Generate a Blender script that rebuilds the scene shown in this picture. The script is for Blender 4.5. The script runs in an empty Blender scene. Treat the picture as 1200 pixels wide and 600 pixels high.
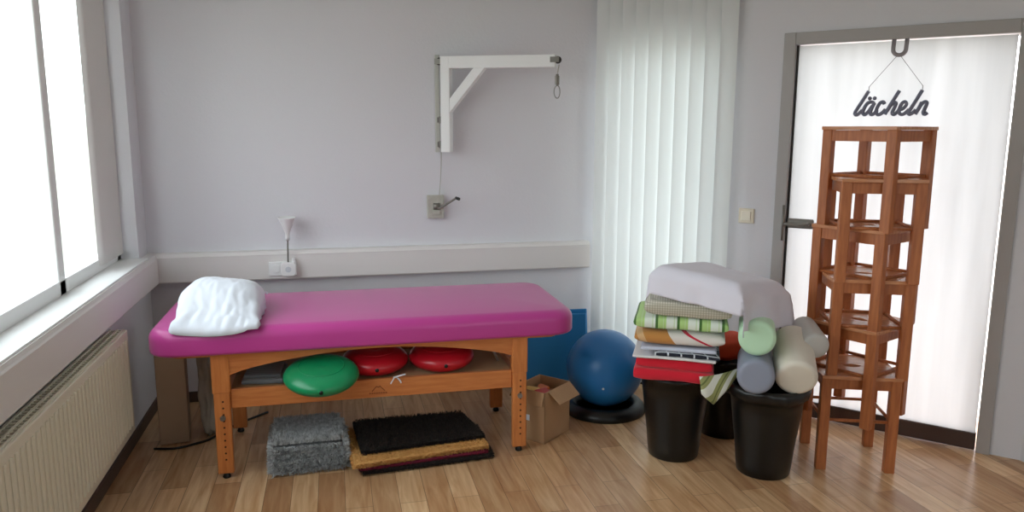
import bpy, math, random
from math import sin, cos, pi, radians as R, hypot, sqrt
from mathutils import Vector, Matrix, noise, Quaternion
random.seed(7)
scn = bpy.context.scene
COL = scn.collection

# ------------------------------------------------------------------ materials
def lin(c):
    return tuple((v/255/12.92 if v/255 <= .04045 else ((v/255+.055)/1.055)**2.4) for v in c)
MATS = {}
def new_mat(name):
    m = bpy.data.materials.new(name); m.use_nodes = True
    nt = m.node_tree; b = nt.nodes['Principled BSDF']
    return m, nt, b
def mat(name, rgb, rough=.6, rgb2=None, nscale=6, stretch=(1, 1, 1), bump=0, bscale=60, metal=0, sheen=0, coat=0, spec=.5, trans=0):
    if name in MATS: return MATS[name]
    m, nt, b = new_mat(name); MATS[name] = m
    N, L = nt.nodes, nt.links
    b.inputs['Base Color'].default_value = (*lin(rgb), 1)
    b.inputs['Roughness'].default_value = rough
    b.inputs['Metallic'].default_value = metal
    b.inputs['Specular IOR Level'].default_value = spec
    if sheen: b.inputs['Sheen Weight'].default_value = sheen
    if coat: b.inputs['Coat Weight'].default_value = coat
    tc = N.new('ShaderNodeTexCoord')
    if rgb2:
        mp = N.new('ShaderNodeMapping'); mp.inputs['Scale'].default_value = stretch
        nz = N.new('ShaderNodeTexNoise'); nz.inputs['Scale'].default_value = nscale; nz.inputs['Detail'].default_value = 5
        rp = N.new('ShaderNodeValToRGB'); rp.color_ramp.elements[0].position = .3; rp.color_ramp.elements[1].position = .7
        rp.color_ramp.elements[0].color = (*lin(rgb), 1); rp.color_ramp.elements[1].color = (*lin(rgb2), 1)
        L.new(tc.outputs['Object'], mp.inputs[0]); L.new(mp.outputs[0], nz.inputs['Vector'])
        L.new(nz.outputs[0], rp.inputs[0]); L.new(rp.outputs[0], b.inputs['Base Color'])
    if bump:
        nz = N.new('ShaderNodeTexNoise'); nz.inputs['Scale'].default_value = bscale; nz.inputs['Detail'].default_value = 4
        bp = N.new('ShaderNodeBump'); bp.inputs['Strength'].default_value = bump; bp.inputs['Distance'].default_value = .004
        L.new(tc.outputs['Object'], nz.inputs['Vector']); L.new(nz.outputs[0], bp.inputs['Height']); L.new(bp.outputs[0], b.inputs['Normal'])
    return m

def floor_mat():
    m, nt, b = new_mat('plank_vinyl'); N, L = nt.nodes, nt.links
    tc = N.new('ShaderNodeTexCoord'); mp = N.new('ShaderNodeMapping'); mp.inputs['Rotation'].default_value = (0, 0, pi/2)
    L.new(tc.outputs['Object'], mp.inputs[0])
    def brick(w, h, off, c1, c2, mort):
        k = N.new('ShaderNodeTexBrick'); k.offset = off; k.offset_frequency = 2; k.squash = 1
        k.inputs['Scale'].default_value = 1; k.inputs['Brick Width'].default_value = w; k.inputs['Row Height'].default_value = h
        k.inputs['Mortar Size'].default_value = .0012; k.inputs['Mortar Smooth'].default_value = .3
        k.inputs['Color1'].default_value = (*lin(c1), 1); k.inputs['Color2'].default_value = (*lin(c2), 1); k.inputs['Mortar'].default_value = (*lin(mort), 1)
        L.new(mp.outputs[0], k.inputs[0]); return k
    k = brick(.56, .112, .37, (250, 220, 180), (212, 172, 132), (150, 116, 88))
    k2 = brick(.56, .112, .37, (255, 253, 248), (206, 190, 176), (210, 200, 190)); k2.inputs['Bias'].default_value = -.25
    k2.inputs['Brick Width'].default_value = 1.12
    mp2 = N.new('ShaderNodeMapping'); mp2.inputs['Scale'].default_value = (14, 1.3, 1)
    nz = N.new('ShaderNodeTexNoise'); nz.inputs['Scale'].default_value = 2.4; nz.inputs['Detail'].default_value = 6; nz.inputs['Distortion'].default_value = .8
    rp = N.new('ShaderNodeValToRGB'); rp.color_ramp.elements[0].position = .3; rp.color_ramp.elements[1].position = .68
    rp.color_ramp.elements[0].color = (*lin((218, 196, 176)), 1); rp.color_ramp.elements[1].color = (1, 1, 1, 1)
    L.new(tc.outputs['Object'], mp2.inputs[0]); L.new(mp2.outputs[0], nz.inputs['Vector']); L.new(nz.outputs[0], rp.inputs[0])
    def mul(a, c):
        x = N.new('ShaderNodeMix'); x.data_type = 'RGBA'; x.blend_type = 'MULTIPLY'; x.inputs[0].default_value = 1
        L.new(a, x.inputs[6]); L.new(c, x.inputs[7]); return x.outputs[2]
    L.new(mul(mul(k.outputs[0], k2.outputs[0]), rp.outputs[0]), b.inputs['Base Color'])
    b.inputs['Roughness'].default_value = .30
    bp = N.new('ShaderNodeBump'); bp.inputs['Strength'].default_value = .15; bp.inputs['Distance'].default_value = .002
    L.new(nz.outputs[0], bp.inputs['Height']); L.new(bp.outputs[0], b.inputs['Normal'])
    return m

def glass_mat(name, tint=(235, 242, 240)):
    m = bpy.data.materials.new(name); m.use_nodes = True; nt = m.node_tree; N, L = nt.nodes, nt.links
    N.remove(N['Principled BSDF']); out = N['Material Output']
    t = N.new('ShaderNodeBsdfTransparent'); t.inputs[0].default_value = (*lin(tint), 1)
    g = N.new('ShaderNodeBsdfGlossy'); g.inputs['Roughness'].default_value = .02
    f = N.new('ShaderNodeFresnel'); ge = N.new('ShaderNodeNewGeometry'); ma = N.new('ShaderNodeMath'); ma.operation = 'MULTIPLY_ADD'
    ma.inputs[1].default_value = 1/1.5-1.5; ma.inputs[2].default_value = 1.5; L.new(ge.outputs['Backfacing'], ma.inputs[0]); L.new(ma.outputs[0], f.inputs[0]); mx = N.new('ShaderNodeMixShader')
    L.new(f.outputs[0], mx.inputs[0]); L.new(t.outputs[0], mx.inputs[1]); L.new(g.outputs[0], mx.inputs[2]); L.new(mx.outputs[0], out.inputs[0])
    return m
def translucent_mat(name, rgb, tr, frac, gloss=.1, rough=.3, streak=0):
    # woven / frosted sheet: part diffuse, part translucent
    m = bpy.data.materials.new(name); m.use_nodes = True; nt = m.node_tree; N, L = nt.nodes, nt.links
    N.remove(N['Principled BSDF']); out = N['Material Output']
    d = N.new('ShaderNodeBsdfDiffuse'); d.inputs[0].default_value = (*lin(rgb), 1)
    t = N.new('ShaderNodeBsdfTranslucent'); t.inputs[0].default_value = (*lin(tr), 1)
    if streak:
        tc = N.new('ShaderNodeTexCoord'); mp = N.new('ShaderNodeMapping'); mp.inputs['Scale'].default_value = (9, 9, .6)
        nz = N.new('ShaderNodeTexNoise'); nz.inputs['Scale'].default_value = 1.5; nz.inputs['Detail'].default_value = 3
        rp = N.new('ShaderNodeValToRGB'); rp.color_ramp.elements[0].color = (*lin([v*(1-streak) for v in tr]), 1); rp.color_ramp.elements[1].color = (*lin(tr), 1)
        L.new(tc.outputs['Object'], mp.inputs[0]); L.new(mp.outputs[0], nz.inputs['Vector']); L.new(nz.outputs[0], rp.inputs[0]); L.new(rp.outputs[0], t.inputs[0])
    mx = N.new('ShaderNodeMixShader'); mx.inputs[0].default_value = frac
    L.new(d.outputs[0], mx.inputs[1]); L.new(t.outputs[0], mx.inputs[2])
    g = N.new('ShaderNodeBsdfGlossy'); g.inputs['Roughness'].default_value = rough
    m2 = N.new('ShaderNodeMixShader'); m2.inputs[0].default_value = gloss
    L.new(mx.outputs[0], m2.inputs[1]); L.new(g.outputs[0], m2.inputs[2]); L.new(m2.outputs[0], out.inputs[0])
    return m

def uv_pattern(name, layers, base, rough=.85):
    """woven stripes: layers = [(axis 'u'/'v'/'d', repeats, lo, hi, rgb, strength)] painted over base in UV space"""
    m, nt, b = new_mat(name); N, L = nt.nodes, nt.links
    tc = N.new('ShaderNodeTexCoord'); sp = N.new('ShaderNodeSeparateXYZ'); L.new(tc.outputs['UV'], sp.inputs[0]); so_ = N.new('ShaderNodeSeparateXYZ'); L.new(tc.outputs['Object'], so_.inputs[0])
    def M(op, a, c=None):
        x = N.new('ShaderNodeMath'); x.operation = op
        for i, v in enumerate((a, c)):
            if v is None: continue
            if isinstance(v, (int, float)): x.inputs[i].default_value = v
            else: L.new(v, x.inputs[i])
        return x.outputs[0]
    rgb = N.new('ShaderNodeRGB'); rgb.outputs[0].default_value = (*lin(base), 1); cur = rgb.outputs[0]
    for ax, rep, lo, hi, c, s in layers:
        if ax == 'u': src = sp.outputs[0]
        elif ax == 'v': src = sp.outputs[1]
        elif ax == 'z': src = so_.outputs[2]
        elif ax[0] == 'e': src = M('ADD', sp.outputs[0], M('MULTIPLY', so_.outputs[2], float(ax[1:])))
        else: src = M('ADD', sp.outputs[0], M('MULTIPLY', sp.outputs[1], float(ax[1:] or .6)))
        fr = M('FRACT', M('MULTIPLY', src, float(rep)))
        mask = M('MULTIPLY', M('MULTIPLY', M('GREATER_THAN', fr, lo), M('LESS_THAN', fr, hi)), s)
        mx = N.new('ShaderNodeMix'); mx.data_type = 'RGBA'; L.new(mask, mx.inputs[0]); L.new(cur, mx.inputs[6]); mx.inputs[7].default_value = (*lin(c), 1)
        cur = mx.outputs[2]
    L.new(cur, b.inputs['Base Color']); b.inputs['Roughness'].default_value = rough; b.inputs['Sheen Weight'].default_value = .2
    return m

# ------------------------------------------------------------------ mesh builder
class MB:
    def __init__(s): s.v = []; s.f = []; s.uv = []; s.sm = []
    def add(s, vs, fs, uvs=None, smooth=False):
        o = len(s.v); s.v += [Vector(p) for p in vs]; s.f += [tuple(i+o for i in f) for f in fs]
        s.uv += list(uvs) if uvs else [(0, 0)]*len(vs); s.sm += [smooth]*len(fs); return s
    def box(s, c, d, rot=None, ch=0):
        """box centre c, size d, optional Matrix rot, chamfer ch"""
        x, y, z = d[0]/2, d[1]/2, d[2]/2
        if ch <= 0:
            vs = [Vector((i*x, j*y, k*z)) for i in (-1, 1) for j in (-1, 1) for k in (-1, 1)]
            fs = [(0, 1, 3, 2), (4, 6, 7, 5), (0, 4, 5, 1), (2, 3, 7, 6), (0, 2, 6, 4), (1, 5, 7, 3)]
        else:
            ch = min(ch, x*.9, y*.9, z*.9)
            def ring(X, Y, Z): return [(-X+ch, -Y, Z), (X-ch, -Y, Z), (X, -Y+ch, Z), (X, Y-ch, Z), (X-ch, Y, Z), (-X+ch, Y, Z), (-X, Y-ch, Z), (-X, -Y+ch, Z)]
            def inner(Z): return [(-x+ch, -y+ch*.3, Z), (x-ch, -y+ch*.3, Z), (x-ch*.3, -y+ch, Z), (x-ch*.3, y-ch, Z), (x-ch, y-ch*.3, Z), (-x+ch, y-ch*.3, Z), (-x+ch*.3, y-ch, Z), (-x+ch*.3, -y+ch, Z)]
            rings = [inner(-z), ring(x, y, -z+ch*.7), ring(x, y, z-ch*.7), inner(z)]
            vs = [Vector(p) for r in rings for p in r]; fs = [tuple(range(7, -1, -1)), tuple(range(24, 32))]
            for q in range(3):
                for i in range(8): fs.append((q*8+i, q*8+(i+1) % 8, q*8+8+(i+1) % 8, q*8+8+i))
        if rot is not None: vs = [rot @ p for p in vs]
        return s.add([p+Vector(c) for p in vs], fs)
    def bar(s, a, b, w, t, ch=.003, up=(0, 0, 1)):
        """rectangular bar from a to b; w across (horizontal), t along 'up'"""
        a, b = Vector(a), Vector(b); z = (b-a).normalized(); u = Vector(up)
        if abs(z.dot(u)) > .98: u = Vector((0, 1, 0))
        x = u.cross(z).normalized(); y = z.cross(x)
        return s.box((a+b)/2, (w, t, (b-a).length), Matrix((x, y, z)).transposed(), ch)
    def cyl(s, a, b, r0, r1=None, n=16, caps=True, smooth=True):
        r1 = r0 if r1 is None else r1; a, b = Vector(a), Vector(b); z = (b-a).normalized()
        x = z.orthogonal().normalized(); y = z.cross(x)
        vs = [a+(x*cos(2*pi*i/n)+y*sin(2*pi*i/n))*r0 for i in range(n)]+[b+(x*cos(2*pi*i/n)+y*sin(2*pi*i/n))*r1 for i in range(n)]
        s.add(vs, [(i, (i+1) % n, n+(i+1) % n, n+i) for i in range(n)], smooth=smooth)
        if caps: s.add(vs, [tuple(range(n-1, -1, -1)), tuple(range(n, 2*n))])
        return s
    def tube(s, pts, r, n=8, closed=False):
        pts = [Vector(p) for p in pts]; k = len(pts); vs = []; prev = None
        for i, p in enumerate(pts):
            t = (pts[(i+1) % k]-pts[i-1]) if closed else (pts[min(i+1, k-1)]-pts[max(i-1, 0)])
            t.normalize(); x = t.orthogonal().normalized() if prev is None else (prev-t*prev.dot(t)).normalized()
            prev = x; y = t.cross(x); rr = r[i] if isinstance(r, (list, tuple)) else r
            vs += [p+(x*cos(2*pi*j/n)+y*sin(2*pi*j/n))*rr for j in range(n)]
        fs = []
        for i in range(k if closed else k-1):
            for j in range(n): fs.append((i*n+j, i*n+(j+1) % n, ((i+1) % k)*n+(j+1) % n, ((i+1) % k)*n+j))
        s.add(vs, fs, smooth=True)
        if not closed: s.add(vs, [tuple(range(n-1, -1, -1)), tuple((k-1)*n+j for j in range(n))])
        return s
    def lathe(s, prof, c=(0, 0, 0), n=40, axis=None, smooth=True, jitter=0):
        """prof = [(r,z)]; spun about z (or mapped by rotation matrix axis)"""
        vs = []
        for r, z in prof:
            for i in range(n):
                a = 2*pi*i/n; q = r*(1+jitter*noise.noise(Vector((cos(a)*3, sin(a)*3, z*9))))
                vs.append(Vector((q*cos(a), q*sin(a), z)))
        if axis is not None: vs = [axis @ p for p in vs]
        vs = [p+Vector(c) for p in vs]; m = len(prof)
        uv = [(i/n, j/(m-1)) for j in range(m) for i in range(n)]
        fs = [(j*n+i, j*n+(i+1) % n, (j+1)*n+(i+1) % n, (j+1)*n+i) for j in range(m-1) for i in range(n)]
        s.add(vs, fs, uv, smooth)
        if prof[0][0] > 1e-6: s.add(vs[:n], [tuple(range(n-1, -1, -1))])
        if prof[-1][0] > 1e-6: s.add(vs[-n:], [tuple(range(n))])
        return s
    def prism(s, poly, axis_vec, origin=(0, 0, 0), ux=(1, 0, 0), uy=(0, 0, 1)):
        """extrude 2D poly (x along ux, y along uy) by axis_vec"""
        o, ux, uy, e = Vector(origin), Vector(ux), Vector(uy), Vector(axis_vec); n = len(poly)
        a = [o+ux*p[0]+uy*p[1] for p in poly]; b = [p+e for p in a]
        return s.add(a+b, [tuple(range(n-1, -1, -1)), tuple(range(n, 2*n))]+[(i, (i+1) % n, n+(i+1) % n, n+i) for i in range(n)])
    def slab(s, cor, th, p=6, n=22, bulge=0, wr=0, wsc=6, seed=0):
        """soft closed slab; cor = 4 corner points of the mid plane (front-left, front-right, back-right, back-left)"""
        c = [Vector(q) for q in cor]; N = n; ts = [-cos(pi*i/N) for i in range(N+1)]
        def P(u, v, side):
            a, b = (u+1)/2, (v+1)/2
            q = c[0]*(1-a)*(1-b)+c[1]*a*(1-b)+c[2]*a*b+c[3]*(1-a)*b
            e = max(0, 1-abs(u)**p)**(1/p)*max(0, 1-abs(v)**p)**(1/p)
            h = th/2*e+bulge*(1-u*u)*(1-v*v)*.5
            w = wr*noise.noise(Vector((q.x*wsc+seed, q.y*wsc, q.z*wsc*.5+side*3)))*min(1, e*2)
            return q+Vector((wr*.6*noise.noise(Vector((q.y*wsc, seed, q.x*3))), wr*.6*noise.noise(Vector((q.x*wsc, seed+5, 2))), side*(h+abs(w)*.0)+w))
        vs, uv, fs = [], [], []
        for sd in (1, -1):
            for j in range(N+1):
                for i in range(N+1):
                    vs.append(P(ts[i], ts[j], sd)); uv.append(((ts[i]+1)/2, (ts[j]+1)/2))
        for k in (0, 1):
            o = k*(N+1)**2
            for j in range(N):
                for i in range(N):
                    q = (o+j*(N+1)+i, o+j*(N+1)+i+1, o+(j+1)*(N+1)+i+1, o+(j+1)*(N+1)+i); fs.append(q if k == 0 else q[::-1])
        return s.add(vs, fs, uv, True)
    def grid(s, fn, nu, nv, th=0):
        """surface fn(u,v)->point, u,v in 0..1; th>0 gives a second skin below"""
        vs = [Vector(fn(i/nu, j/nv)) for j in range(nv+1) for i in range(nu+1)]
        uv = [(i/nu, j/nv) for j in range(nv+1) for i in range(nu+1)]
        fs = [(j*(nu+1)+i, j*(nu+1)+i+1, (j+1)*(nu+1)+i+1, (j+1)*(nu+1)+i) for j in range(nv) for i in range(nu)]
        return s.add(vs, fs, uv, True)
    def build(s, name, m, parent=None, org=None, solid=0, bevel=0, weld=1e-5, sub=0):
        o_ = Vector(org) if org is not None else Vector((0, 0, 0))
        if parent is not None and org is None:
            q = parent
            while q.parent is not None: q = q.parent
            if q.get('_world'): o_ = Vector(q['_world'])
        me = bpy.data.meshes.new(name)
        me.from_pydata([tuple(p-o_) for p in s.v], [], s.f)
        for k, sm in enumerate(s.sm): me.polygons[k].use_smooth = sm
        ul = me.uv_layers.new(name='UVMap')
        for lp in me.loops: ul.data[lp.index].uv = s.uv[lp.vertex_index]
        import bmesh
        if weld:
            bm = bmesh.new(); bm.from_mesh(me); bmesh.ops.remove_doubles(bm, verts=bm.verts, dist=weld)
            bmesh.ops.recalc_face_normals(bm, faces=bm.faces) if not solid else None
            bm.to_mesh(me); bm.free()
        me.materials.append(m)
        o = bpy.data.objects.new(name, me); COL.objects.link(o)
        if parent is not None: o.parent = parent
        else: o.location = o_
        if solid: md = o.modifiers.new('s', 'SOLIDIFY'); md.thickness = solid; md.offset = 0
        if bevel: md = o.modifiers.new('b', 'BEVEL'); md.width = bevel; md.segments = 2; md.limit_method = 'ANGLE'
        if sub: md = o.modifiers.new('d', 'SUBSURF'); md.levels = sub; md.render_levels = sub
        return o

def thing(name, label, cat, loc, rz=0, group=None, world=True):
    """Empty at the thing's base; with world=True parts are modelled in world coordinates"""
    o = bpy.data.objects.new(name, None); COL.objects.link(o); o.location = loc; o.rotation_euler = (0, 0, rz)
    o.empty_display_size = .05
    if world: o['_world'] = list(loc)
    tag(o, label, cat, group); return o
def tag(o, label=None, cat=None, group=None, kind=None):
    if label: o['label'] = label
    if cat: o['category'] = cat
    if group: o['group'] = group
    if kind: o['kind'] = kind
    return o
def struct(o): o['kind'] = 'structure'; return o
def copy_tree(root):
    def cp(o, par):
        c = o.copy(); COL.objects.link(c)
        if par is not None: c.parent = par
        for ch in list(o.children): cp(ch, c)
        return c
    return cp(root, None)
def cr(pts, n=8):
    """Catmull-Rom through pts"""
    P = [Vector(p) for p in pts]; P = [P[0]*2-P[1]]+P+[P[-1]*2-P[-2]]; out = []
    for i in range(1, len(P)-2):
        for k in range(n):
            t = k/n; a, b, c, d = P[i-1:i+3]
            out.append(.5*((2*b)+(c-a)*t+(2*a-5*b+4*c-d)*t*t+(3*b-a-3*c+d)*t**3))
    out.append(P[-2]); return out

# ------------------------------------------------------------------ palette
M_wall = mat('wall_paint', (220, 219, 224), .9, bump=.25, bscale=70)
M_white = mat('white_lacquer', (238, 238, 238), .45)
M_ceil = mat('ceiling_paint', (235, 234, 230), .95)
M_trunk = mat('trunking_plastic', (226, 222, 220), .5)
M_floor = floor_mat()
M_frame = mat('door_frame_grey', (172, 168, 166), .5)
M_rad = mat('radiator_enamel', (226, 218, 200), .45)
M_table = mat('oiled_beech', (212, 134, 74), .42, (194, 112, 58), 5, (1.5, 14, 14))
M_tableleg = mat('oiled_beech_leg', (216, 136, 74), .42, (196, 114, 58), 5, (14, 14, 1.5))
M_stool = mat('stained_pine_backlit', (192, 116, 66), .45, (166, 94, 52), 5, (14, 14, 1.5))  # leg wood; its backlit shade is put into the colour
M_stoolseat = mat('stained_pine_seat_sheen', (212, 150, 108), .26, (190, 124, 84), 5, (2, 16, 14))  # same wood, paler: sheen of the door light put into the seat colour
M_vinyl = mat('magenta_vinyl', (192, 62, 146), .36, bump=.06, bscale=240, sheen=.15)
M_dark = mat('black_plastic', (13, 14, 15), .34, bump=.05, bscale=90)
M_liner = mat('black_bag_film', (16, 16, 17), .3, bump=.3, bscale=40)
M_metal = mat('brushed_metal', (150, 148, 144), .38, metal=.9)
M_steel = mat('grey_steel', (128, 124, 118), .45, metal=.6)
M_brace = mat('chrome_rod', (200, 200, 198), .3, metal=.9)
M_hole = mat('dark_hole', (60, 32, 18), .8)
M_cotton = mat('white_cotton', (226, 230, 240), .9, bump=.15, bscale=30, sheen=.2)
M_cotton2 = mat('offwhite_cotton', (230, 226, 238), .9, bump=.1, bscale=120, sheen=.2)
M_card = mat('cardboard', (188, 150, 112), .85, (176, 138, 102), 3)
M_card2 = mat('brown_cardboard', (172, 144, 118), .9, (158, 130, 106), 3)
M_matblue = mat('blue_foam_mat', (28, 124, 184), .6, bump=.05, bscale=100)
M_ball = mat('blue_ball_vinyl', (44, 128, 200), .32, bump=.05, bscale=200)
M_string = mat('thin_cord', (120, 118, 116), .8)

# ------------------------------------------------------------------ room shell
A = R(47); D0 = Vector((1.56, 4.481, 0)); DU = Vector((cos(A), -sin(A), 0)); DN = Vector((-sin(A), -cos(A), 0))   # DN points into the room
def dg(s_, z, off=0): return D0+DU*s_+DN*off+Vector((0, 0, z))
DROT = Matrix.Rotation(-A, 3, 'Z')
HC = 2.62; XL = -1.013; YB = 4.481; YF = -1.7
def dbox(mb, s0, s1, z0, z1, o0, o1, ch=0):
    return mb.box(dg((s0+s1)/2, (z0+z1)/2, (o0+o1)/2), (s1-s0, abs(o1-o0), z1-z0), DROT, ch)
SE = 2.32; pe = dg(SE, 0)
struct(MB().box((1.1, 1.4, -.05), (4.6, 6.5, .1)).build('floor', M_floor))
struct(MB().box((1.1, 1.4, HC+.05), (4.6, 6.5, .1)).build('ceiling', M_ceil))
struct(MB().prism([(XL-.02, YB), (1.56, YB), (1.665, YB+.115), (1.665, YB+.16), (XL-.02, YB+.16)], (0, 0, HC), uy=(0, 1, 0)).build('wall_back', M_wall))
# left wall with the long window opening
WY0, WY1, WZ0, WZ1, WT = .7, 4.285, .872, 2.36, .16
mb = MB()
mb.box((XL-WT/2, (YF+YB)/2, WZ0/2), (WT, YB-YF, WZ0)); mb.box((XL-WT/2, (YF+YB)/2, (WZ1+HC)/2), (WT, YB-YF, HC-WZ1))
mb.box((XL-WT/2, (WY1+YB)/2, (WZ0+WZ1)/2), (WT, YB-WY1, WZ1-WZ0)); mb.box((XL-WT/2, (YF+WY0)/2, (WZ0+WZ1)/2), (WT, WY0-YF, WZ1-WZ0))
struct(mb.build('wall_left', M_wall))
# diagonal wall with the blinded window and the door
mb = MB(); bs0, bs1, bz1 = .07, .80, 2.08; ds0, ds1, dz1 = 1.165, 2.135, 1.985
dbox(mb, 0, bs0, 0, HC, 0, -.16); dbox(mb, bs0, bs1, bz1, HC, 0, -.16); dbox(mb, bs0, bs1, 0, .12, 0, -.16)
dbox(mb, bs1, ds0, 0, HC, 0, -.16); dbox(mb, ds0, ds1, dz1, HC, 0, -.16); dbox(mb, ds1, SE+.1, 0, HC, 0, -.16)
struct(mb.build('wall_diagonal', M_wall))
struct(MB().box((pe.x+.08, (pe.y+YF)/2, HC/2), (.16, pe.y-YF, HC)).build('wall_right', M_wall))
# front wall (behind the viewer) with a wide window
mb = MB(); fx0, fx1, fz0, fz1 = 1.1, 2.7, .9, 2.3
mb.box(((XL+pe.x)/2, YF-.08, fz0/2), (pe.x-XL+.3, .16, fz0)); mb.box(((XL+pe.x)/2, YF-.08, (fz1+HC)/2), (pe.x-XL+.3, .16, HC-fz1))
mb.box(((XL-.15+fx0)/2, YF-.08, (fz0+fz1)/2), (fx0-XL+.15, .16, fz1-fz0)); mb.box(((pe.x+.15+fx1)/2, YF-.08, (fz0+fz1)/2), (pe.x+.15-fx1, .16, fz1-fz0))
struct(mb.build('wall_front', M_wall))
M_glass = glass_mat('window_glass')
# window_1 : left
w1 = struct(thing('window_1', None, None, (XL-.11, 2.9, WZ0)))
xf = XL-.115; mb = MB()
for z in (WZ0+.03, WZ1-.03): mb.box((xf, (WY0+WY1)/2, z), (.06, WY1-WY0, .06), ch=.004)
for y in (WY0+.03, 1.6, 2.5, 3.4, WY1-.03): mb.box((xf, y, (WZ0+WZ1)/2), (.06, .07, WZ1-WZ0), ch=.004)
mb.build('window_frame', M_white, w1)
MB().box((xf, (WY0+WY1)/2, (WZ0+WZ1)/2), (.006, WY1-WY0-.06, WZ1-WZ0-.06)).build('window_pane', M_glass, w1)
mb = MB(); mb.box((XL-.03, (WY0+WY1)/2, WZ0-.008), (.15, WY1-WY0-.004, .02), ch=.004); mb.build('window_sill', M_white, w1)
# window_2 : front wall
w2 = struct(thing('window_2', None, None, ((fx0+fx1)/2, YF-.1, fz0)))
mb = MB()
for z in (fz0+.03, fz1-.03): mb.box(((fx0+fx1)/2, YF-.1, z), (fx1-fx0, .06, .06))
for x in (fx0+.03, 1.9, fx1-.03): mb.box((x, YF-.1, (fz0+fz1)/2), (.06, .055, fz1-fz0))
mb.build('window_frame', M_white, w2)
MB().box(((fx0+fx1)/2, YF-.1, (fz0+fz1)/2), (fx1-fx0-.06, .006, fz1-fz0-.06)).build('window_pane', M_glass, w2)
# window_3 : behind the vertical blind
w3 = struct(thing('window_3', None, None, dg((bs0+bs1)/2, .12, -.1)))
mb = MB()
for z in (.15, bz1-.03): dbox(mb, bs0, bs1, z-.03, z+.03, -.07, -.13)
for s_ in (bs0+.03, bs1-.03): dbox(mb, s_-.03, s_+.03, .12, bz1, -.07, -.13)
mb.build('window_frame', M_white, w3)
dbox(MB(), bs0+.04, bs1-.04, .16, bz1-.04, -.098, -.102).build('window_pane', M_glass, w3)
# door_1
d1 = struct(thing('door_1', None, None, dg((ds0+ds1)/2, 0, 0)))
mb = MB()
dbox(mb, ds0-.06, ds0, 0, dz1+.06, -.1, .018, .004); dbox(mb, ds1, ds1+.06, 0, dz1+.06, -.1, .018, .004); dbox(mb, ds0, ds1, dz1, dz1+.06, -.1, .018, .004)
mb.build('door_frame', M_frame, d1)
M_frost = translucent_mat('frosted_glass', (235, 240, 238), (230, 232, 232), .74, .06, .25, streak=.16)
dbox(MB(), ds0+.008, ds1-.008, .085, dz1-.006, -.012, -.022).build('door_glass', M_frost, d1)
mb = MB(); dbox(mb, ds0+.002, ds0+.012, .02, dz1-.002, -.006, -.03); mb.build('door_seal', mat('dark_rubber', (52, 48, 46), .7), d1)
dbox(MB(), ds0+.004, ds1-.004, .005, .088, 0, -.036, .006).build('bottom_rail', mat('dark_bronze_rail', (78, 60, 54), .5), d1)
hd = MB(); dbox(hd, 1.172, 1.31, 1.035, 1.085, .018, -.012, .012); h = hd.build('door_lock', M_steel, d1)
hd = MB(); hd.cyl(dg(1.285, 1.06, .018), dg(1.285, 1.06, .05), .009); hd.tube(cr([dg(1.285, 1.06, .05), dg(1.27, 1.061, .058), dg(1.2, 1.06, .06), dg(1.175, 1.058, .056)]), .0085)
hd.build('door_handle', M_steel, h)
MB().cyl(dg(1.158, .965, .024), dg(1.158, 1.155, .024), .007).build('strike_plate', M_steel, d1)
# skirting
M_base = mat('skirting_brown', (92, 72, 62), .6)
struct(MB().box(((XL+1.55)/2, YB-.006, .03), (1.55-XL, .012, .06)).build('baseboard_back', M_base))
struct(MB().box((XL+.006, (YF+YB)/2, .03), (.012, YB-YF-.03, .06)).build('baseboard_left', M_base))
mb = MB(); dbox(mb, .02, ds0-.065, 0, .06, 0, .012); struct(mb.build('baseboard_diagonal', M_base))
# cable trunking along both walls
def trunk_prof(o0, o1): return [(0, .705), (.055, .705), (.06, .712), (.06, .845), (.055, .852), (.05, .866), (0, .868)]
mb = MB(); mb.prism([(-a, z) for a, z in trunk_prof(0, 0)], (1.525-XL, 0, 0), (XL, YB, 0), ux=(0, 1, 0)); mb.box((.25, YB-.061, .846), (2.5, .002, .003))
struct(mb.build('trim_1', M_trunk))
mb = MB(); mb.prism([(a, z) for a, z in trunk_prof(0, 0)], (0, YB-.06-YF-1.5, 0), (XL, YF+1.5, 0), ux=(1, 0, 0))
struct(mb.build('trim_2', M_trunk))

# ------------------------------------------------------------------ vertical blinds
M_slat = translucent_mat('blind_fabric', (234, 236, 236), (232, 236, 236), .22, 0)
vb = thing('vertical_blind', 'white vertical slat blind closed over the corner window, glowing with daylight', 'blind', dg(.42, .03, .06))
mb = MB(); dbox(mb, .035, .86, 2.5, 2.54, .045, .085, .004); mb.build('headrail', M_white, vb)
for i in range(10):
    s_ = .082+i*.083; c = dg(s_, 0, .062); a = R(14)
    d = Matrix.Rotation(a, 3, 'Z') @ DU; nn = Matrix.Rotation(a, 3, 'Z') @ DN
    mb = MB(); hw = .0445
    def fn(u, v): return c+d*((u-.5)*2*hw)+nn*(.006*(1-(2*u-1)**2))+Vector((0, 0, .035+v*2.465))
    mb.grid(fn, 6, 1); mb.build('slat', M_slat, vb)
vb2 = thing('vertical_blind', 'grey vertical blind slats drawn back at the corner end of the left window', 'blind', (XL-.05, 4.15, .9))
M_slat2 = translucent_mat('blind_fabric_grey', (222, 218, 216), (190, 188, 186), .12, 0)
for i in range(12):
    y = 3.93+i*.028; mb = MB()
    def fn(u, v): return Vector((XL-.078+(u-.5)*.02+.004*sin(u*pi), y+(u-.5)*.055, .905+v*1.44))
    mb.grid(fn, 4, 1); mb.build('slat', M_slat2, vb2)
MB().box((XL-.07, 3.5, 2.345), (.035, 1.5, .025)).build('headrail', M_white, vb2)

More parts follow.
